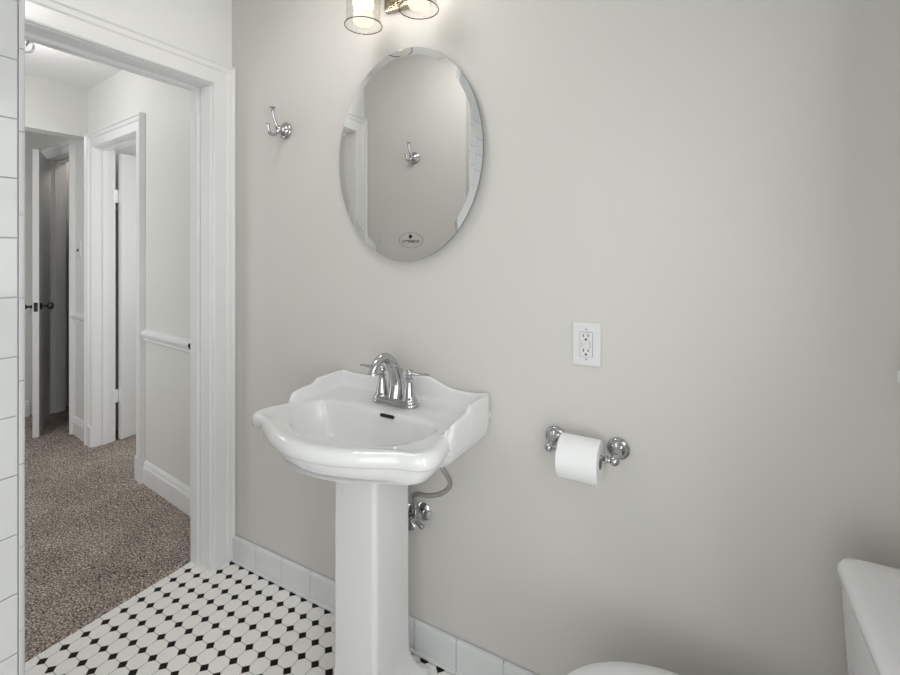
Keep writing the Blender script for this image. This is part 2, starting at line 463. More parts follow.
# bedroom door, open at a right angle
Hn = MH @ Vector((S1B - .016, -TH - .002, 0))
r = empty('door_1', Hn, 'white door standing open in the hall bedroom doorway', 'door', rot=(0, 0, PI / 2 - .0 + .10))
r['kind'] = 'structure'
boxes('door_leaf', [(0.028, .70, -.018, .018, .012, 2.02)], M_DOOR, r, bevel=.002)
for zz in (1.72, .32):
    bm = bmesh.new(); box(bm, -.008, .034, .010, .0205, zz - .045, zz + .045)
    for q in (-.03, -.01, .01, .03): lathe(bm, [(.006, zz + q - .0092), (.0062, zz + q), (.006, zz + q + .0092)], Matrix.Translation((.002, .022, 0)), 12)
    h = obj('hinge', bm, M_TRIM, r)
# closet door, ajar
Hc = MH @ Vector((S2B - .004, .0, 0)); Fe = Vector((-2.257, .765, 0)); dd = Fe - Vector((Hc.x, Hc.y, 0)); L = dd.length
r = empty('door_2', (Hc.x, Hc.y, 0), 'white closet door ajar with dark round knobs at the hall end', 'door', rot=(0, 0, math.atan2(dd.y, dd.x)))
r['kind'] = 'structure'
boxes('door_leaf', [(0.004, L, -.018, .018, .012, 2.058)], M_DOOR, r, bevel=.002)
for sgn in (1, -1):
    bm = bmesh.new()
    lathe(bm, [(.027, 0), (.027, .004), (.022, .008), (.010, .012), (.009, .034), (.014, .040), (.023, .048), (.027, .058), (.024, .068), (.012, .074), (.001, .075)],
          axis_matrix((L - .055, sgn * .0175, .937), (0, sgn, 0)), 24)
    obj('knob', bm, M_DARKM, r, smooth=True, autosmooth=50)
boxes('latch_plate', [(L - .001, L + .002, -.011, .011, .905, .969)], M_DARKM, r)
# closet interior
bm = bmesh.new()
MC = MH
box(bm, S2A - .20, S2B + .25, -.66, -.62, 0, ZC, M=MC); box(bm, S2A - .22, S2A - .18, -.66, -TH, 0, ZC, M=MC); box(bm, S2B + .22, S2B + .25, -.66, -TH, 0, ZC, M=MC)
struct(obj('wall_closet', bm, M_DARK), 'hall closet interior, coloured dark as its shade', 'wall')
first = None
for q, zz in enumerate((1.62, 1.27, .93, .58)):
    bm = bmesh.new(); box(bm, S2A - .178, S2B + .218, -.615, -.20, zz - .012, zz + .012, M=MC)
    s_ = obj('closet_shelf', bm, M_SHELF, bevel=.002)
    tag(s_, ['grey shelf in the hall closet, topmost of four', 'grey shelf in the hall closet, second from the top', 'grey shelf in the hall closet, at door knob height', 'grey shelf in the hall closet, lowest of four'][q], 'shelf', 'shelves in the hall closet')

# ------------------------------------------------------------------ window in the right wall (beyond the frame, lights the room)
fr = []
for (a, b, c, d) in ((WY0, WY0 + .04, WZ0, WZ1), (WY1 - .04, WY1, WZ0, WZ1), (WY0, WY1, WZ0, WZ0 + .045), (WY0, WY1, WZ1 - .045, WZ1), (WY0, WY1, (WZ0 + WZ1) / 2 - .018, (WZ0 + WZ1) / 2 + .018)):
    fr.append((XR + .05, XR + .085, a, b, c, d))
o = boxes('window_1', fr, M_TRIM, bevel=.002); struct(o, 'white sash window above the toilet', 'window')
boxes('pane', [(XR + .064, XR + .068, WY0 + .03, WY1 - .03, WZ0 + .03, WZ1 - .03)], M_PANE, o)
boxes('window_sill', [(XR - .0745, XR + .05, WY0 - .06, WY1 + .112, WZ0 - .027, WZ0)], M_TRIM, o, bevel=.004)
boxes('window_casing', [(XR - .018, XR, WY0 - .075, WY0, WZ0, WZ1 + .075), (XR - .018, XR, WY1, WY1 + .03, WZ0, WZ1 + .075), (XR - .018, XR, WY0, WY1, WZ1, WZ1 + .075)], M_TRIM, o, bevel=.003)

def fill_window(name, axis, p, a0, a1, z0, z1, label):  # unseen windows, added to go with the fill lights
    parts = [(a0, a0 + .04, z0, z1), (a1 - .04, a1, z0, z1), (a0, a1, z0, z0 + .04), (a0, a1, z1 - .04, z1), (a0, a1, (z0 + z1) / 2 - .015, (z0 + z1) / 2 + .015)]
    mk = (lambda q, t: (p - t, p + t, q[0], q[1], q[2], q[3])) if axis == 'x' else (lambda q, t: (q[0], q[1], p - t, p + t, q[2], q[3]))
    o = boxes(name, [mk(q, .016) for q in parts], M_TRIM, bevel=.002); struct(o, label, 'window')
    boxes('pane', [mk((a0 + .03, a1 - .03, z0 + .03, z1 - .03), .002)], M_PANE, o)
fill_window('fill_window_tub', 'x', XR + .05, TY0, TY1, TZ0, TZ1, 'tall narrow unseen window added by the tub for fill light')
fill_window('fill_window_rear', 'y', YB - .04, RX0, RX1, RZ0, RZ1, 'unseen window added behind the camera for fill light')
fill_window('fill_window_hall', 'y', YL - .04, -1.8, -.8, .55, 2.15, 'unseen window added to light the hall from the side')
fill_window('fill_window_bedroom', 'x', -.05, 1.4, 2.4, .8, 2.1, 'unseen window added to light the open bedroom door')

# ------------------------------------------------------------------ pedestal sink
CX = 1.025
sink = empty('pedestal_sink', (CX, W, 0), 'white porcelain pedestal sink with scalloped rim and chrome faucet', 'sink')
# local coords: x = d, y = -(distance from the wall), z
half = [(.298, 0.001), (.298, .08), (.298, .16), (.298, .235), (.300, .262), (.309, .295), (.317, .325), (.320, .350), (.314, .374), (.299, .389), (.279, .396),
        (.255, .402), (.232, .411), (.205, .426), (.165, .446), (.120, .465), (.070, .479), (.030, .486), (0, .487)]
fine = [half[0]] + spline(half[1:], 6)
outer = fine + [(-x, y) for x, y in reversed(fine[:-1])]
outer = [(x - .07 * max(0., y - .24) / .11 * .11 - (.0 if y < .24 else 0.), y) for x, y in outer]
bh = [(0, .178), (.08, .178), (.15, .180), (.195, .187), (.222, .205), (.234, .235), (.230, .275), (.208, .325), (.170, .368), (.120, .399), (.060, .418), (0, .424)]
bf = spline(bh, 8)
bowl = bf + [(-x, y) for x, y in reversed(bf[1:-1])]
C0 = (0., .262)
def ray_hit(poly, ang, closed=True):
    dx, dy = math.cos(ang), math.sin(ang)
    best = 0
    n = len(poly)
    for i in range(n):
        ax, ay = poly[i][0] - C0[0], poly[i][1] - C0[1]
        bx, by = poly[(i + 1) % n][0] - C0[0], poly[(i + 1) % n][1] - C0[1]
        ex, ey = bx - ax, by - ay
        den = dx * ey - dy * ex
        if abs(den) < 1e-12: continue
        t = (ax * ey - ay * ex) / den
        s = (ax * dy - ay * dx) / den
        if t > 0 and -1e-9 <= s <= 1 + 1e-9: best = max(best, t)
    return best
NA = 288
angs = [2 * PI * k / NA for k in range(NA)]
cang = math.atan2(.001 - C0[1], .298)
for a in (cang, PI - cang):
    a %= 2 * PI
    i = min(range(NA), key=lambda q: abs(angs[q] - a)); angs[i] = a
RO = [ray_hit(outer, a) for a in angs]; RB = [ray_hit(bowl, a) for a in angs]
def ring(fn):
    out = []
    for a, ro, rb in zip(angs, RO, RB):
        r, z = fn(ro, rb, a)
        out.append((C0[0] + r * math.cos(a), -(C0[1] + r * math.sin(a)), z))
    return out
def sc(k, z, wallk=None): return lambda ro, rb, a: (ro * k, z)
def blend(f, k, z): return lambda ro, rb, a: (f * ro * k + (1 - f) * (.11 + .035 * abs(math.cos(a))), z)
def off(d, z): return lambda ro, rb, a: (ro - d, z)
def apron(d, z): return lambda ro, rb, a: (ro - d * (.42 + .58 * min(1., max(0., (math.sin(a) + .15) / .4))), z)
rings = []
rings.append(ring(lambda ro, rb, a: (.05, .760)))
rings.append(ring(blend(.0, 1, .7605)))
rings.append(ring(blend(.40, .95, .764)))
rings.append(ring(blend(.80, .90, .770)))
rings.append(ring(apron(.062, .7725)))
rings.append(ring(apron(.054, .7735)))
rings.append(ring(apron(.046, .777)))
rings.append(ring(apron(.038, .784)))
rings.append(ring(apron(.030, .796)))
rings.append(ring(apron(.024, .808)))
rings.append(ring(off(.0215, .818)))
rings.append(ring(off(.0165, .8215)))
rings.append(ring(off(.008, .8220)))
rings.append(ring(off(.002, .8265)))
rings.append(ring(off(.0, .836)))
rings.append(ring(off(.001, .846)))
rings.append(ring(off(.006, .8555)))
rings.append(ring(off(.014, .8605)))
rings.append(ring(off(.024, .8620)))
rings.append(ring(off(.036, .8600)))
def mid(f, z): return lambda ro, rb, a: ((ro - .036) * (1 - f) + (rb + .006) * f, z)
rings.append(ring(mid(.35, .8585)))
rings.append(ring(mid(.75, .8580)))
rings.append(ring(lambda ro, rb, a: (rb + .006, .8572)))
rings.append(ring(lambda ro, rb, a: (rb + .001, .8545)))
rings.append(ring(lambda ro, rb, a: (rb - .003, .849)))
for k, z in ((.955, .833), (.91, .812), (.85, .790), (.76, .768), (.64, .752), (.50, .742), (.34, .737), (.20, .7345), (.10, .732)):
    rings.append(ring(lambda ro, rb, a, k=k, z=z: (rb * k, z)))
bm = bmesh.new(); vr = loft(bm, rings, True, True, True)
for v in bm.verts:
    if v.co.y > -.0005: v.co.y = -.0005
basin = obj('basin', bm, M_PORC, sink, smooth=True, autosmooth=60)
# raised backsplash with stepped side wings
def top_height(kind, u):
    if kind == 'wing':          # u = distance from the wall
        pts = [(.265, .858), (.256, .866), (.251, .878), (.243, .886), (.225, .890), (.165, .894), (.152, .897), (.146, .904), (.138, .908), (.06, .909), (0, .907)]
    else:                       # u = |d|
        pts = [(0, .934), (.06, .933), (.095, .926), (.125, .914), (.15, .906), (.18, .901), (.24, .901), (.30, .907)]
        pts = pts[::-1]
    for (a, ha), (b, hb_) in zip(pts, pts[1:]):
        if a >= u >= b: return ha + (hb_ - ha) * (a - u) / (a - b)
    return pts[0][1] if u > pts[0][0] else pts[-1][1]
path = []
RW = .300
ws = [.262, .258, .254, .250, .246, .242, .236, .225, .21, .19, .17, .163, .157, .152, .149, .146, .143, .138, .13, .11, .09, .07, .05, .035]
for y in ws: path.append(((-RW, y), (1, 0), top_height('wing', y), 'w'))
for q in range(1, 6):
    a = PI / 2 * q / 6
    path.append(((-RW + .022 * (1 - math.cos(a)) , .022 * (1 - math.sin(a)) + .0005), (math.cos(a), math.sin(a)), .9075, 'c'))
xs = [-.27 + .54 * q / 54 for q in range(55)]
for x in xs: path.append(((x, .0005), (0, 1), top_height('back', abs(x)), 'b'))
full = path + [((-p[0], p[1]), (-n_[0], n_[1]), h, k) for (p, n_), h, k in [((pp, nn), hh, kk) for pp, nn, hh, kk in reversed(path[:len(ws) + 5])]]
bm = bmesh.new(); rr = []
for (px, py), (nx_, ny_), h, k in full:
    t0 = .017 if k == 'b' else (.018 if k == 'c' else .016)
    cs = [(.000, .816), (.000, .824), (.000, h - .007), (.002, h - .002), (.006, h), (t0 - .005, h), (t0 - .001, h - .003), (t0 + .001, h - .008),
          (t0 + .006, .8725), (t0 + .010, .866), (t0 + .016, .8615), (t0 + .024, .8590), (t0 + .024, .850), (.01, .816)]
    cs = [(o_, min(z, h + .0) if z > .8585 and i > 1 else z) for i, (o_, z) in enumerate(cs)]
    rr.append([(px + nx_ * o_, -(py + ny_ * o_), z) for o_, z in cs])
loft(bm, rr, True, True, True)
obj('backsplash', bm, M_PORC, sink, smooth=True, autosmooth=50)
# pedestal column
def rrect(w, y0, y1, z, r=.016, n=6):
    out = []
    for cx_, cy_, a0 in ((w - r, y0 + r, -PI / 2), (w - r, y1 - r, 0), (-w + r, y1 - r, PI / 2), (-w + r, y0 + r, PI)):
        for q in range(n + 1):
            a = a0 + PI / 2 * q / n
            out.append((cx_ + r * math.cos(a), -(cy_ + r * math.sin(a)), z))
    return out
bm = bmesh.new()
PW = .0785
loft(bm, [rrect(.118, .060, .335, 0.0), rrect(.120, .058, .337, .006), rrect(.120, .058, .337, .024), rrect(.116, .062, .333, .032), rrect(.104, .076, .318, .040), rrect(.094, .088, .306, .055),
          rrect(.084, .098, .297, .080), rrect(.077, .106, .290, .110), rrect(PW + .0005, .110, .287, .140), rrect(PW, .111, .286, .18), rrect(PW, .112, .286, .610), rrect(PW, .112, .286, .705), rrect(PW + .001, .112, .290, .720), rrect(PW + .002, .112, .300, .742), rrect(PW + .003, .112, .304, .762)], True, True, True)
for v in bm.verts: v.co.x -= .005
obj('pedestal', bm, M_PORC, sink, smooth=True, autosmooth=45)
# overflow slot and drain
bm = bmesh.new()
prof = []
for q in range(25):
    a = 2 * PI * q / 24
prof = [(.0195 * (1 if math.cos(a) >= 0 else -1) + .0052 * math.cos(a), .0052 * math.sin(a)) for a in [2 * PI * (q + .5) / 24 for q in range(24)]]
tilt = Vector((0, -.45, .9)).normalized()
rings2 = [[(0.038 + x, -.1835 - e * .6 + y * .35, .8475 + y * .93 + e * .3) for x, y in prof] for e in (-.0035, .006)]
loft(bm, rings2, True, True, True)
ov = obj('overflow_slot', bm, M_BLACK, sink)
bm = bmesh.new(); lathe(bm, [(.026, .7335), (.026, .737), (.021, .7385), (.019, .7365), (.017, .7385), (.008, .741), (.001, .7415)], Matrix.Translation((0, -C0[1], 0)), 28)
obj('drain', bm, M_CHROME, sink, smooth=True, autosmooth=50)
# faucet (part of the sink; its pieces are sub-parts)
FX, FY, FZ = .012, -.105, .8585      # local to the sink root
bm = bmesh.new()
def stadium(hl, r, z, n=12):
    out = []
    for q in range(n + 1): a = -PI / 2 + PI * q / n; out.append((FX + hl + r * math.cos(a), FY + r * math.sin(a), z))
    for q in range(n + 1): a = PI / 2 + PI * q / n; out.append((FX - hl + r * math.cos(a), FY + r * math.sin(a), z))
    return out
loft(bm, [stadium(.056, .0275, FZ), stadium(.056, .0285, FZ + .004), stadium(.056, .0275, FZ + .009), stadium(.056, .0255, FZ + .011), stadium(.056, .0255, FZ + .017), stadium(.056, .0235, FZ + .021), stadium(.055, .021, FZ + .0225)], True, True, True)
faucet = obj('faucet', bm, M_CHROME, sink, smooth=True, autosmooth=40)
faucet['label'] = 'two-handle chrome faucet'
bm = bmesh.new()
sp = spline([(0.0, .0, .020), (0.0, .006, .055), (0, .000, .095), (0, -.022, .135), (0, -.052, .157), (0, -.083, .156), (0, -.106, .141), (0, -.113, .124)], 6)
rad = spline([(.0275,), (.0245,), (.0210,), (.0175,), (.0148,), (.0128,), (.0120,), (.0122,)], 6)
tube(bm, [(FX, FY + y, FZ + z) for x, y, z in sp], [q[0] for q in rad], 20)
lathe(bm, [(.0135, 0), (.0155, .002), (.0155, .008), (.0125, .009)], axis_matrix((FX, FY - .1125, FZ + .126), (0, -.15, -1)), 20)
lathe(bm, [(.024, .020), (.024, .024), (.0205, .03)], Matrix.Translation((FX, FY, FZ)), 24)
obj('spout', bm, M_CHROME, faucet, smooth=True, autosmooth=50)
for sg in (-1, 1):
    bm = bmesh.new()
    Mt = Matrix.Translation((FX + sg * .0535, FY, FZ))
    lathe(bm, [(.0235, .020), (.0235, .025), (.020, .028), (.0185, .036), (.0155, .055), (.0125, .072), (.0105, .080), (.0125, .083), (.0125, .087), (.008, .090), (.008, .094), (.012, .098), (.0135, .104), (.012, .110), (.006, .115), (.001, .116)], Mt, 24)
    # lever
    lv = [(FX + sg * (.0535 + q), FY + sg * .0 - .010 * q / .07, FZ + .104 + h) for q, h in ((.010, 0), (.022, .001), (.040, .003), (.058, .005), (.076, .006))]
    rings3 = []
    for (px, py, pz), (wy, wz) in zip(lv, ((.005, .005), (.0055, .005), (.0085, .0042), (.0095, .0035), (.0085, .003))):
        rings3.append([(px, py + wy * math.cos(a), pz + wz * math.sin(a)) for a in [2 * PI * q / 12 for q in range(12)]])
    loft(bm, rings3, True, True, True)
    obj('handle', bm, M_CHROME, faucet, smooth=True, autosmooth=50)
bm = bmesh.new()
tube(bm, [(FX, FY + .028, FZ + .018), (FX, FY + .028, FZ + .085)], .0025, 10)
lathe(bm, [(.003, .085), (.006, .088), (.0085, .095), (.0085, .099), (.005, .105), (.001, .107)], Matrix.Translation((FX, FY + .028, FZ)), 16)
obj('lift_rod', bm, M_CHROME, faucet, smooth=True, autosmooth=50)

# drain trap and shut-off valves under the basin
t = empty('drain_trap', (CX, W, .455), 'chrome drain pipe entering the wall behind the sink pedestal', 'pipe')
bm = bmesh.new(); lathe(bm, [(.034, 0), (.034, .003), (.028, .009), (.018, .012)], axis_matrix((0.006, 0, 0), (0, -1, 0)), 28)
obj('wall_flange', bm, M_CHROME, t, smooth=True, autosmooth=40)
bm = bmesh.new(); tube(bm, spline([(0.006, -.002, 0), (0.006, -.05, 0), (.004, -.085, -.004), (0, -.098, -.02), (0, -.1, -.06), (0, -.1, -.09)], 6), .016, 16)
obj('pipe', bm, M_CHROME, t, smooth=True)
def valve(x, z, label, sgn):
    v = empty('shutoff_valve', (x, W, z), label, 'valve', 'shutoff valves under the sink')
    bm = bmesh.new(); lathe(bm, [(.030, .0005), (.030, .003), (.024, .008), (.012, .011)], axis_matrix((0, 0, 0), (0, -1, 0)), 28)
    obj('wall_flange', bm, M_CHROME, v, smooth=True, autosmooth=40)
    bm = bmesh.new()
    lathe(bm, [(.0085, 0), (.0085, .030), (.013, .031), (.013, .047), (.0095, .048), (.0095, .062), (.0125, .063), (.0125, .078), (.008, .080)], axis_matrix((0, -.002, 0), (0, -1, 0)), 20)
    lathe(bm, [(.008, 0), (.008, .016), (.0115, .017), (.0115, .034), (.007, .036)], axis_matrix((0, -.050, .002), (0, 0, 1)), 18)
    lathe(bm, [(.006, 0), (.006, .022), (.0095, .023), (.0095, .036), (.004, .038)], axis_matrix((0, -.056, -.002), (.9, 0, -.35)), 16)
    obj('valve_body', bm, M_CHROME, v, smooth=True, autosmooth=40)
    bm = bmesh.new()
    rings4 = []
    for rr_, zz in ((.010, 0), (.019, .003), (.020, .010), (.015, .014)):
        rings4.append([(rr_ * 1.25 * math.cos(a) * (1 + .08 * math.cos(4 * a)), zz, rr_ * .8 * math.sin(a) * (1 + .08 * math.cos(4 * a))) for a in [2 * PI * q / 32 for q in range(32)]])
    Mq = Matrix.Translation((0, -.080, 0)) @ Matrix.Rotation(PI, 4, 'Z')
    rings4 = [[Mq @ Vector(p) for p in r_] for r_ in rings4]
    loft(bm, rings4, True, True, True)
    obj('valve_handle', bm, M_CHROME, v, smooth=True, autosmooth=50)
    bm = bmesh.new()
    pts = spline([(0, -.050, .036), (-.002 * sgn, -.054, .058), (.006 * sgn, -.072, .088), (.034 * sgn, -.090, .108), (.080 * sgn, -.106, .122), (.134 * sgn, -.121, .148), (.168 * sgn, -.130, .180), (.174 * sgn, -.138, .208), (.160 * sgn, -.158, .250), (.14 * sgn, -.17, .290)], 7)
    tube(bm, pts, .0072, 14)
    obj('supply_hose', bm, M_BRAID, v, smooth=True)
    return v
valve(1.077, .475, 'chrome shutoff valve with braided hose on the right of the pedestal', 1)

# ------------------------------------------------------------------ oval mirror
MXc, MZc, MA, MB = 1.013, 1.667, .290, .359
mir = empty('wall_mirror', (MXc, W, MZc), 'oval wall mirror with a small oval sticker, hanging above the sink', 'mirror')
N = 160
def ell(a, b, y): return [(a * math.cos(2 * PI * k / N), y, b * math.sin(2 * PI * k / N)) for k in range(N)]
BV = .024
bm = bmesh.new(); bm.faces.new([bm.verts.new(p) for p in ell(MA - BV, MB - BV, -.0200)])
g_ = obj('mirror_glass', bm, M_MIRROR, mir)
bm = bmesh.new(); loft(bm, [ell(MA - BV, MB - BV, -.0200), ell(MA, MB, -.0191)])
obj('bevelled_edge', bm, M_MIRROR, mir)
bm = bmesh.new(); loft(bm, [ell(MA, MB, -.0191), ell(MA, MB, -.0125), ell(MA - .003, MB - .003, -.012), ell(MA - .02, MB - .02, -.012), ell(MA - .02, MB - .02, -.0005)], True, False, True)
obj('mirror_back', bm, M_MEDGE, mir)
# the maker's sticker: an oval line, a small round emblem and the lettering
sx, sz = 1.039 - MXc, 1.379 - MZc
bm = bmesh.new()
def oval(a, b, y): return [(sx + a * math.cos(2 * PI * k / 64), y, sz + b * math.sin(2 * PI * k / 64)) for k in range(64)]
loft(bm, [oval(.0465, .0250, -.0203), oval(.0480, .0262, -.0203), oval(.0480, .0262, -.02015), oval(.0465, .0250, -.02015), oval(.0465, .0250, -.0203)])
st = obj('sticker', bm, mat('sticker_line', (.16, .16, .16), .5), mir)
bm = bmesh.new()
for k in range(5):
    a = PI / 2 + 2 * PI * k / 5
    lathe(bm, [(.0036, 0), (.0036, .0003)], axis_matrix((sx - .002 + .0038 * math.cos(a), -.0201, sz + .0125 + .0038 * math.sin(a)), (0, -1, 0)), 10)
lathe(bm, [(.0036, 0), (.0036, .0003)], axis_matrix((sx - .002, -.0201, sz + .0125), (0, -1, 0)), 10)
obj('emblem', bm, M_INK, st)
def text(body, size, loc, rot, mat_, parent, name, extr=.0001, bold=0., sxy=1.):
    cu = bpy.data.curves.new(name, 'FONT'); cu.body = body; cu.size = size; cu.align_x = 'CENTER'; cu.align_y = 'CENTER'
    cu.extrude = extr; cu.offset = bold
    tmp = bpy.data.objects.new(name + '_tmp', cu); C.objects.link(tmp)
    dg = bpy.context.evaluated_depsgraph_get()
    me = bpy.data.meshes.new_from_object(tmp.evaluated_get(dg))
    bpy.data.objects.remove(tmp)
    me.materials.clear(); me.materials.append(mat_)
    o = bpy.data.objects.new(name, me); link(o, parent); o.location = loc; o.rotation_euler = rot; o.scale = (sxy, 1, 1)
    return o
text('UTTERMOST', .0125, (sx, -.0202, sz - .004), (PI / 2, 0, 0), M_INK, st, 'lettering', bold=.0003)

# ------------------------------------------------------------------ vanity light
vl = empty('vanity_light', (1.018, W, 2.19), 'two-lamp vanity light with clear glass shades above the mirror', 'wall light')
boxes('backplate', [(-.090, .090, -.022, -.0005, -.024, .125)], M_BRASSY, vl, bevel=.005)
bm = bmesh.new(); tube(bm, [(-.1085, -.105, .105), (.1085, -.105, .105)], .008, 14); tube(bm, [(0, -.02, .105), (0, -.105, .105)], .010, 14)
obj('arm', bm, M_NICKEL, vl, smooth=True, autosmooth=50)
for sg in (-1, 1):
    x = sg * .1085
    bm = bmesh.new()
    zb = 2.088 - 2.19
    P = [(.0545, .165), (.056, .15), (.0562, .08), (.0562, .025), (.0575, .010), (.0610, .001), (.0618, .0), (.0605, .0025), (.0560, .012), (.0545, .026), (.0545, .08), (.0545, .15), (.0530, .162)]
    lathe(bm, P, Matrix.Translation((x, -.108, zb)), 48, False, False)
    sh = obj('glass_shade', bm, M_GLASS, vl, smooth=True)
    bm = bmesh.new(); tube(bm, [(x + .0612 * math.cos(a), -.108 + .0612 * math.sin(a), zb + .001) for a in [2 * PI * q / 48 for q in range(49)]], .0016, 8)
    obj('shade_rim', bm, M_DARKM, sh, smooth=True)
    bm = bmesh.new(); lathe(bm, [(.02, .19), (.03, .186), (.055, .175), (.056, .165), (.03, .163), (.02, .14), (.018, .118), (.001, .117)], Matrix.Translation((x, -.108, zb)), 32)
    obj('lamp_holder', bm, M_NICKEL, vl, smooth=True, autosmooth=40)
    bm = bmesh.new(); ball(bm, (x, -.108, zb + .072), .0335, 28)
    lathe(bm, [(.0155, .125), (.017, .112), (.022, .098)], Matrix.Translation((x, -.108, zb)), 24)
    bulb = obj('bulb', bm, M_BULB, vl, smooth=True)
    bm = bmesh.new(); lathe(bm, [(.026, .050), (.031, .044), (.034, .032), (.0345, .016), (.030, .008), (.012, .006), (.001, .006)], Matrix.Translation((x, -.108, zb)), 32)
    obj('bulb_end', bm, M_BULBN, bulb, smooth=True)

# ------------------------------------------------------------------ robe hooks
def robe_hook(loc, rz, label):
    r = empty('robe_hook', loc, label, 'hook', 'chrome double robe hooks', rot=(0, 0, rz))
    bm = bmesh.new(); lathe(bm, [(.034, .0005), (.0345, .005), (.031, .010), (.026, .012), (.0245, .016), (.018, .021), (.012, .024), (.0100, .030), (.013, .033), (.013, .038), (.008, .043)], axis_matrix((0, 0, 0), (0, -1, 0)), 32)
    obj('rosette', bm, M_CHROME, r, smooth=True, autosmooth=45)
    bm = bmesh.new()
    pts = spline([(0, -.036, 0), (0, -.046, .012), (0, -.056, .030), (0, -.063, .048), (0, -.066, .063), (0, -.066, .076)], 6)
    tube(bm, pts, [q[0] for q in spline([(.0075,), (.0068,), (.0062,), (.0064,), (.0074,), (.0085,)], 6)], 14)
    lathe(bm, [(.009, 0), (.0125, .001), (.0125, .004), (.009, .005)], axis_matrix((0, -.066, .075), (0, 0, 1)), 18)
    obj('upper_prong', bm, M_CHROME, r, smooth=True, autosmooth=50)
    bm = bmesh.new()
    pts = spline([(0, -.036, 0), (0, -.043, -.016), (0, -.058, -.028), (0, -.074, -.027), (0, -.085, -.012), (0, -.088, .006)], 6)
    tube(bm, pts, [q[0] for q in spline([(.0068,), (.0060,), (.0056,), (.0060,), (.0068,), (.0080,)], 6)], 14)
    lathe(bm, [(.0072, 0), (.0092, .001), (.0092, .0035), (.007, .0045)], axis_matrix((0, -.088, .0055), (0, -.1, 1)), 18)
    obj('lower_prong', bm, M_CHROME, r, smooth=True, autosmooth=50)
    return r
robe_hook((.422, W, 1.825), 0, 'chrome double robe hook on the grey wall left of the mirror')
robe_hook((.452, BY, 1.868), PI, 'chrome double robe hook on the opposite wall, reflected in the mirror')

# ------------------------------------------------------------------ outlet and switches
def plate(r, w=.0350, h=.0580, t=.0062):
    bm = bmesh.new()
    rg = []
    for k, y in ((1., 0), (1., -.0022), (.985, -.0035), (.93, -.006), (.90, -t)):
        dx = w * (1 - k) if k < 1 else 0
        rg.append([(sx_ * (w - dx), y, sz_ * (h - dx)) for sx_, sz_ in ((-1, -1), (1, -1), (1, 1), (-1, 1))])
    loft(bm, rg, True, True, True)
    p = obj('wall_plate', bm, M_PLASTIC, r)
    for zz in (-.041, .041):
        bm = bmesh.new(); lathe(bm, [(.0032, 0), (.003, .0012), (.001, .0014)], axis_matrix((0, -t + .0003, zz if abs(zz) < h else zz), (0, -1, 0)), 12)
        obj('screw', bm, M_SCREW, r)
    return p
r = empty('electrical_outlet', (1.611, W, 1.086), 'white outlet with test buttons on the grey wall right of the sink', 'outlet')
plate(r, .0395, .0605)
boxes('gap_shade', [(-.0174, .0174, -.0064, -.004, -.0344, .0344)], M_GAP, r)  # grey box drawn as the shaded gap round the receptacle
rec = boxes('receptacle', [(-.0165, .0165, -.0096, -.004, -.0335, .0335)], M_PLASTIC, r, bevel=.0012)
for zc in (.0215, -.0195):
    for bx_ in ((-.0078, -.0054, zc - .001, zc + .0075), (.0050, .0074, zc, zc + .0070)):
        boxes('slot', [(bx_[0], bx_[1], -.0100, -.0092, bx_[2], bx_[3])], M_BLACK, rec)
    bm = bmesh.new(); lathe(bm, [(.0030, 0), (.0030, .0008)], axis_matrix((0, -.0092, zc - .0075), (0, -1, 0)), 14)
    obj('slot', bm, M_BLACK, rec)
for zc in (.0045, -.0045):
    boxes('test_button', [(-.0085, .0085, -.0108, -.0092, zc - .0035, zc + .0035)], M_PLASTIC, rec, bevel=.0006)
M_MARK = mat('grey_marking', (.12, .12, .12), .6)
boxes('marking', [(.0105, .0122, -.00985, -.0092, -.009 + q * .0042, -.0066 + q * .0042) for q in range(5)], M_MARK, rec)
boxes('marking', [(-.0122, -.0108, -.00985, -.0092, -.007 + q * .0042, -.0050 + q * .0042) for q in range(4)], M_MARK, rec)

def light_switch(loc, rz, label, dark=False):
    r = empty('light_switch', loc, label, 'light switch', 'white toggle light switches', rot=(0, 0, rz))
    plate(r, .0350, .0575)
    bm = bmesh.new()
    loft(bm, [[(-.005, -.005, -.012), (.005, -.005, -.012), (.005, -.005, .012), (-.005, -.005, .012)], [(-.0042, -.017, -.0115), (.0042, -.017, -.0115), (.0042, -.013, -.002), (-.0042, -.013, -.002)]], True, True, True)
    obj('toggle', bm, M_BLACK if dark else M_PLASTIC, r)
light_switch((.205, BY, 1.40), PI, 'white toggle switch plate on the opposite wall, reflected in the mirror')
ps = MH @ Vector((2.005, .0005, 1.345))
light_switch(ps, math.atan2(-HS.y, -HS.x), 'white switch plate with dark toggle between the two hall doorways', True)

# ------------------------------------------------------------------ toilet paper holder and roll
TZ, TY = .806, W - .072
hold = empty('toilet_paper_holder', (1.610, W, TZ), 'chrome two-post toilet paper holder on the grey wall below the outlet', 'toilet paper holder')
for sg in (-1, 1):
    x = sg * .0855
    bm = bmesh.new()
    lathe(bm, [(.029, .0005), (.0295, .004), (.027, .009), (.0225, .011), (.0215, .015), (.014, .021), (.0095, .025), (.0085, .055)], axis_matrix((x, 0, .008), (0, -1, 0)), 32)
    ball(bm, (x, -.066, .000), .0125, 20)
    tube(bm, [(x, -.050, .007), (x, -.066, 0)], [.0085, .009], 14)
    lathe(bm, [(.0075, .0), (.0075, .012), (.0105, .013), (.0105, .018), (.006, .019)], axis_matrix((x - sg * .004, -.072 + .006, 0), (-sg, 0, 0)), 18)
    obj('post', bm, M_CHROME, hold, smooth=True, autosmooth=50)
bm = bmesh.new(); tube(bm, [(-.070, -.066, 0), (.070, -.066, 0)], .0065, 16)
obj('roller', bm, M_CHROME, hold, smooth=True)
bm = bmesh.new()
RR, HL, RC = .0545, .0525, .0190
yc, zc = W - .066, TZ - RC + .0065
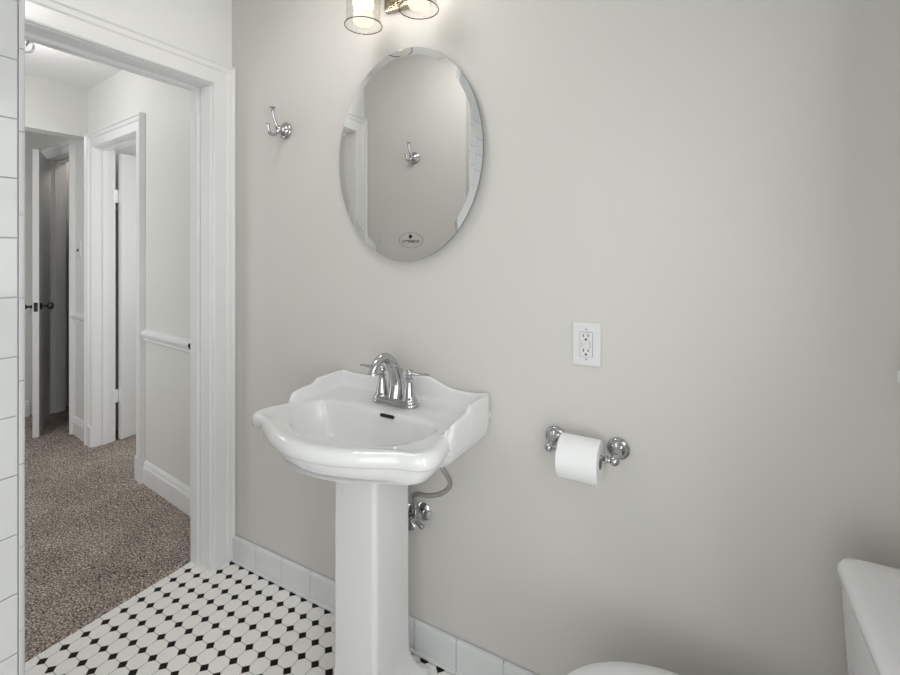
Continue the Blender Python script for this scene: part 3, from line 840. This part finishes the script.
roll = tag(bpy.data.objects.new('toilet_paper_roll', None), 'full white toilet paper roll hanging on the chrome holder', 'toilet paper')
link(roll); roll.location = (1.6085, yc, zc + .002)
rings5 = []
for rr_, xx in ((RC, -HL), (RR - .003, -HL), (RR, -HL + .003), (RR, 0), (RR, HL - .003), (RR - .003, HL), (RC, HL)):
    rings5.append([(xx, rr_ * math.cos(2 * PI * k / 64), rr_ * math.sin(2 * PI * k / 64)) for k in range(64)])
loft(bm, rings5, True)
obj('paper', bm, M_PAPER, roll, smooth=True, autosmooth=40)
bm = bmesh.new()
rings5 = [[(xx, rr_ * math.cos(2 * PI * k / 40), rr_ * math.sin(2 * PI * k / 40)) for k in range(40)] for rr_, xx in ((RC, -HL), (RC, HL), (RC - .0012, HL), (RC - .0012, -HL), (RC, -HL))]
loft(bm, rings5, True)
obj('core', bm, M_CARD, roll, smooth=True, autosmooth=40)
bm = bmesh.new()      # loose end of the outer sheet
rg = []
for k in range(15):
    a = -PI / 2 - .15 + (k / 14) * 1.75
    r_ = RR + .0012 + .0020 * max(0, (k - 9) / 5)
    y, z = -r_ * math.sin(a + PI / 2 + 1.2) , r_ * math.cos(a + PI / 2 + 1.2)
    rg.append([(-HL + .001, -abs(y) if True else y, z), (HL - .001, -abs(y), z), (HL - .001, -abs(y) * .99, z * .99), (-HL + .001, -abs(y) * .99, z * .99)])
loft(bm, rg, True, True, True)
obj('loose_sheet', bm, M_PAPER, roll)

# ------------------------------------------------------------------ toilet
TYc = .255
toi = empty('toilet', (2.066, TYc, 0), 'white porcelain toilet at the right, mostly out of frame', 'toilet')
# local: x = world X - 2.05, y = world Y - TYc
def egg(x0, x1, w, z, n=56, p=1.):
    """front at x0 (-X), back at x1"""
    out = []
    cx_ = x0 + (x1 - x0) * .56
    for k in range(n):
        a = 2 * PI * k / n
        c, s = math.cos(a), math.sin(a)
        rx = (x1 - cx_) if c > 0 else (cx_ - x0)
        out.append((cx_ + rx * (abs(c) ** (.8 if c > 0 else 1.)) * (1 if c > 0 else -1), w * s, z))
    return out
bm = bmesh.new()
loft(bm, [egg(-.33, .08, .105, 0), egg(-.33, .08, .108, .015), egg(-.31, .07, .095, .05), egg(-.30, .06, .092, .15), egg(-.34, .06, .115, .22), egg(-.40, .05, .155, .30), egg(-.435, .04, .176, .36), egg(-.440, .03, .180, .385), egg(-.43, .02, .172, .392), egg(-.38, -.02, .12, .392), egg(-.34, -.05, .09, .36), egg(-.30, -.10, .06, .25), egg(-.25, -.15, .03, .22)], True, True, True)
box(bm, -.02, .20, -.11, .11, .0, .37)
obj('bowl', bm, M_PORC, toi, smooth=True, autosmooth=50)
bm = bmesh.new()
loft(bm, [egg(-.446, -.01, .186, .394), egg(-.449, -.008, .188, .400), egg(-.449, -.008, .188, .407), egg(-.444, -.012, .184, .411), egg(-.38, -.06, .12, .411), egg(-.38, -.06, .12, .394)], True, True, True)
obj('seat', bm, M_PORC, toi, smooth=True, autosmooth=50)
bm = bmesh.new()
loft(bm, [egg(-.448, -.006, .187, .412), egg(-.450, -.005, .189, .416), egg(-.450, -.005, .189, .424), egg(-.444, -.010, .183, .430), egg(-.40, -.04, .15, .434), egg(-.30, -.10, .08, .436)], True, True, True)
obj('seat_lid', bm, M_PORC, toi, smooth=True, autosmooth=50)
def trect(x0, x1, hw, z, r=.03, n=6):
    out = []
    for cx_, cy_, a0 in ((x1 - r, -hw + r, -PI / 2), (x1 - r, hw - r, 0), (x0 + r, hw - r, PI / 2), (x0 + r, -hw + r, PI)):
        for q in range(n + 1):
            a = a0 + PI / 2 * q / n
            out.append((cx_ + r * math.cos(a), cy_ + r * math.sin(a), z))
    return out
bm = bmesh.new()
loft(bm, [trect(.045, .215, .175, .370), trect(.072, .218, .190, .385), trect(.068, .235, .203, .50), trect(.058, .235, .2205, .724)], True, True, True)
obj('tank', bm, M_PORC, toi, smooth=True, autosmooth=50)
bm = bmesh.new()
loft(bm, [trect(.058, .238, .2215, .724), trect(.0545, .239, .2245, .727), trect(.053, .240, .226, .736), trect(.0545, .240, .2255, .748), trect(.060, .238, .221, .757), trect(.072, .232, .211, .761), trect(.10, .22, .185, .762)], True, True, True)
obj('tank_lid', bm, M_PORC, toi, smooth=True, autosmooth=60)
bm = bmesh.new(); lathe(bm, [(.012, 0), (.012, .012), (.006, .014)], axis_matrix((.068, -.16, .66), (-1, 0, 0)), 16); tube(bm, [(.055, -.16, .66), (.052, -.11, .655)], [.006, .005], 10)
obj('flush_lever', bm, M_CHROME, toi, smooth=True, autosmooth=50)

# ------------------------------------------------------------------ hall ceiling light
HLX, HLY = -1.17, .30
hl = empty('ceiling_light', (HLX, HLY, ZC), 'small chrome ceiling light in the hall, cut by the tiled edge', 'ceiling light')
bm = bmesh.new(); lathe(bm, [(.075, 0), (.075, -.012), (.060, -.022), (.02, -.026)], Matrix.Identity(4), 32); obj('canopy', bm, M_CHROME, hl, smooth=True, autosmooth=40)
bm = bmesh.new(); ball(bm, (0, 0, -.055), .040, 24); obj('globe', bm, M_FROST, hl, smooth=True)
for k in range(4):
    a = .35 + PI / 2 * k
    bm = bmesh.new(); tube(bm, spline([(.05 * math.cos(a), .05 * math.sin(a), -.018), (.085 * math.cos(a), .085 * math.sin(a), -.022), (.098 * math.cos(a), .098 * math.sin(a), -.045), (.075 * math.cos(a), .075 * math.sin(a), -.075), (.02 * math.cos(a), .02 * math.sin(a), -.098)], 6), .006, 10)
    obj('arm', bm, M_CHROME, hl, smooth=True)

# ------------------------------------------------------------------ unseen dome light, added as bathroom fill
cl = empty('ceiling_light', (.85, .12, ZC), 'round white dome light, unseen, added as bathroom fill', 'ceiling light')
bm = bmesh.new(); lathe(bm, [(.17, -.0005), (.17, -.022), (.165, -.026)], Matrix.Identity(4), 40); obj('canopy', bm, M_NICKEL, cl, smooth=True, autosmooth=40)
BATH_E = LP['dome']
bm = bmesh.new(); lathe(bm, [(.160, -.026), (.155, -.045), (.13, -.070), (.08, -.088), (.001, -.094)], Matrix.Identity(4), 40)
obj('dome', bm, mat('fill_dome_glass', (.9, .9, .88), .4, emit=((1., .98, .955), BATH_E)), cl, smooth=True)

# ------------------------------------------------------------------ light
def area(name, loc, rot, size, power, col, size_y=None):
    l = bpy.data.lights.new(name, 'AREA'); l.energy = power; l.color = col; l.size = size
    if size_y: l.shape = 'RECTANGLE'; l.size_y = size_y
    o = bpy.data.objects.new(name, l); link(o); o.location = loc; o.rotation_euler = rot
    return o
def point(name, loc, power, col, r=.05):
    l = bpy.data.lights.new(name, 'POINT'); l.energy = power; l.color = col; l.shadow_soft_size = r
    o = bpy.data.objects.new(name, l); link(o); o.location = loc
    return o
# daylight through the window above the toilet, then added fills
area('window_daylight', (XR + .55, (WY0 + WY1) / 2 - .1, (WZ0 + WZ1) / 2 + .15), (0, PI / 2, 0), 1.5, LP['window'], (.98, .99, 1.), 1.5)
area('tub_side_fill', (XR + .10, (TY0 + TY1) / 2, (TZ0 + TZ1) / 2), (0, PI / 2, 0), TZ1 - TZ0, LP['tub'], (.98, .99, 1.), TY1 - TY0)  # fill light added from the right, behind an added window
area('rear_fill', ((RX0 + RX1) / 2, YB - .07, (RZ0 + RZ1) / 2), (PI / 2, 0, 0), RX1 - RX0, LP['rear'], (.98, .99, 1.), RZ1 - RZ0)  # frontal fill added behind the camera to even out the sink wall
point('closet_fill', tuple(MH @ Vector((2.55, -.40, 2.30))), 4., (1., .95, .88), .05)  # unseen light added to lift the closet jamb and door
point('hall_lamp', (HLX, HLY, ZC - .22), LP['hall'], (1., .98, .96), .09)
area('hall_side_fill', (-1.3, YL - .07, 1.35), (PI / 2, 0, 0), 1.0, LP['hallside'], (.985, .99, 1.), 1.6)  # side fill added for the hall walls, its window unseen
area('bedroom_fill', (.03, 1.9, 1.45), (0, PI / 2, 0), 1.3, LP['bedroom'], (.98, .98, 1.), 1.0)  # fill added to light the door leaf and leave its back dark

w = bpy.data.worlds.new('world'); SC.world = w; w.use_nodes = True
bg = w.node_tree.nodes['Background']; bg.inputs['Color'].default_value = (.85, .92, 1, 1); bg.inputs['Strength'].default_value = .1

# ------------------------------------------------------------------ camera
cam = bpy.data.cameras.new('camera'); co = bpy.data.objects.new('camera', cam); link(co)
co.location = (1.898, -.674, 1.35); co.rotation_euler = (PI / 2, 0, .505)
cam.sensor_width = 36.; cam.lens = 460.69 / 900 * 36; cam.shift_y = -(337.5 - 249.) / 900; cam.clip_start = .02
SC.camera = co

SC.view_settings.view_transform = 'Standard'; SC.view_settings.look = 'None'
SC.view_settings.exposure = 0.0; SC.view_settings.gamma = 1.0; SC.view_settings.use_curve_mapping = False
cy = SC.cycles
cy.max_bounces = 12; cy.diffuse_bounces = 6; cy.glossy_bounces = 6; cy.transparent_max_bounces = 12; cy.transmission_bounces = 8
cy.sample_clamp_indirect = 6.0; cy.caustics_reflective = False; cy.caustics_refractive = False; cy.use_denoising = True
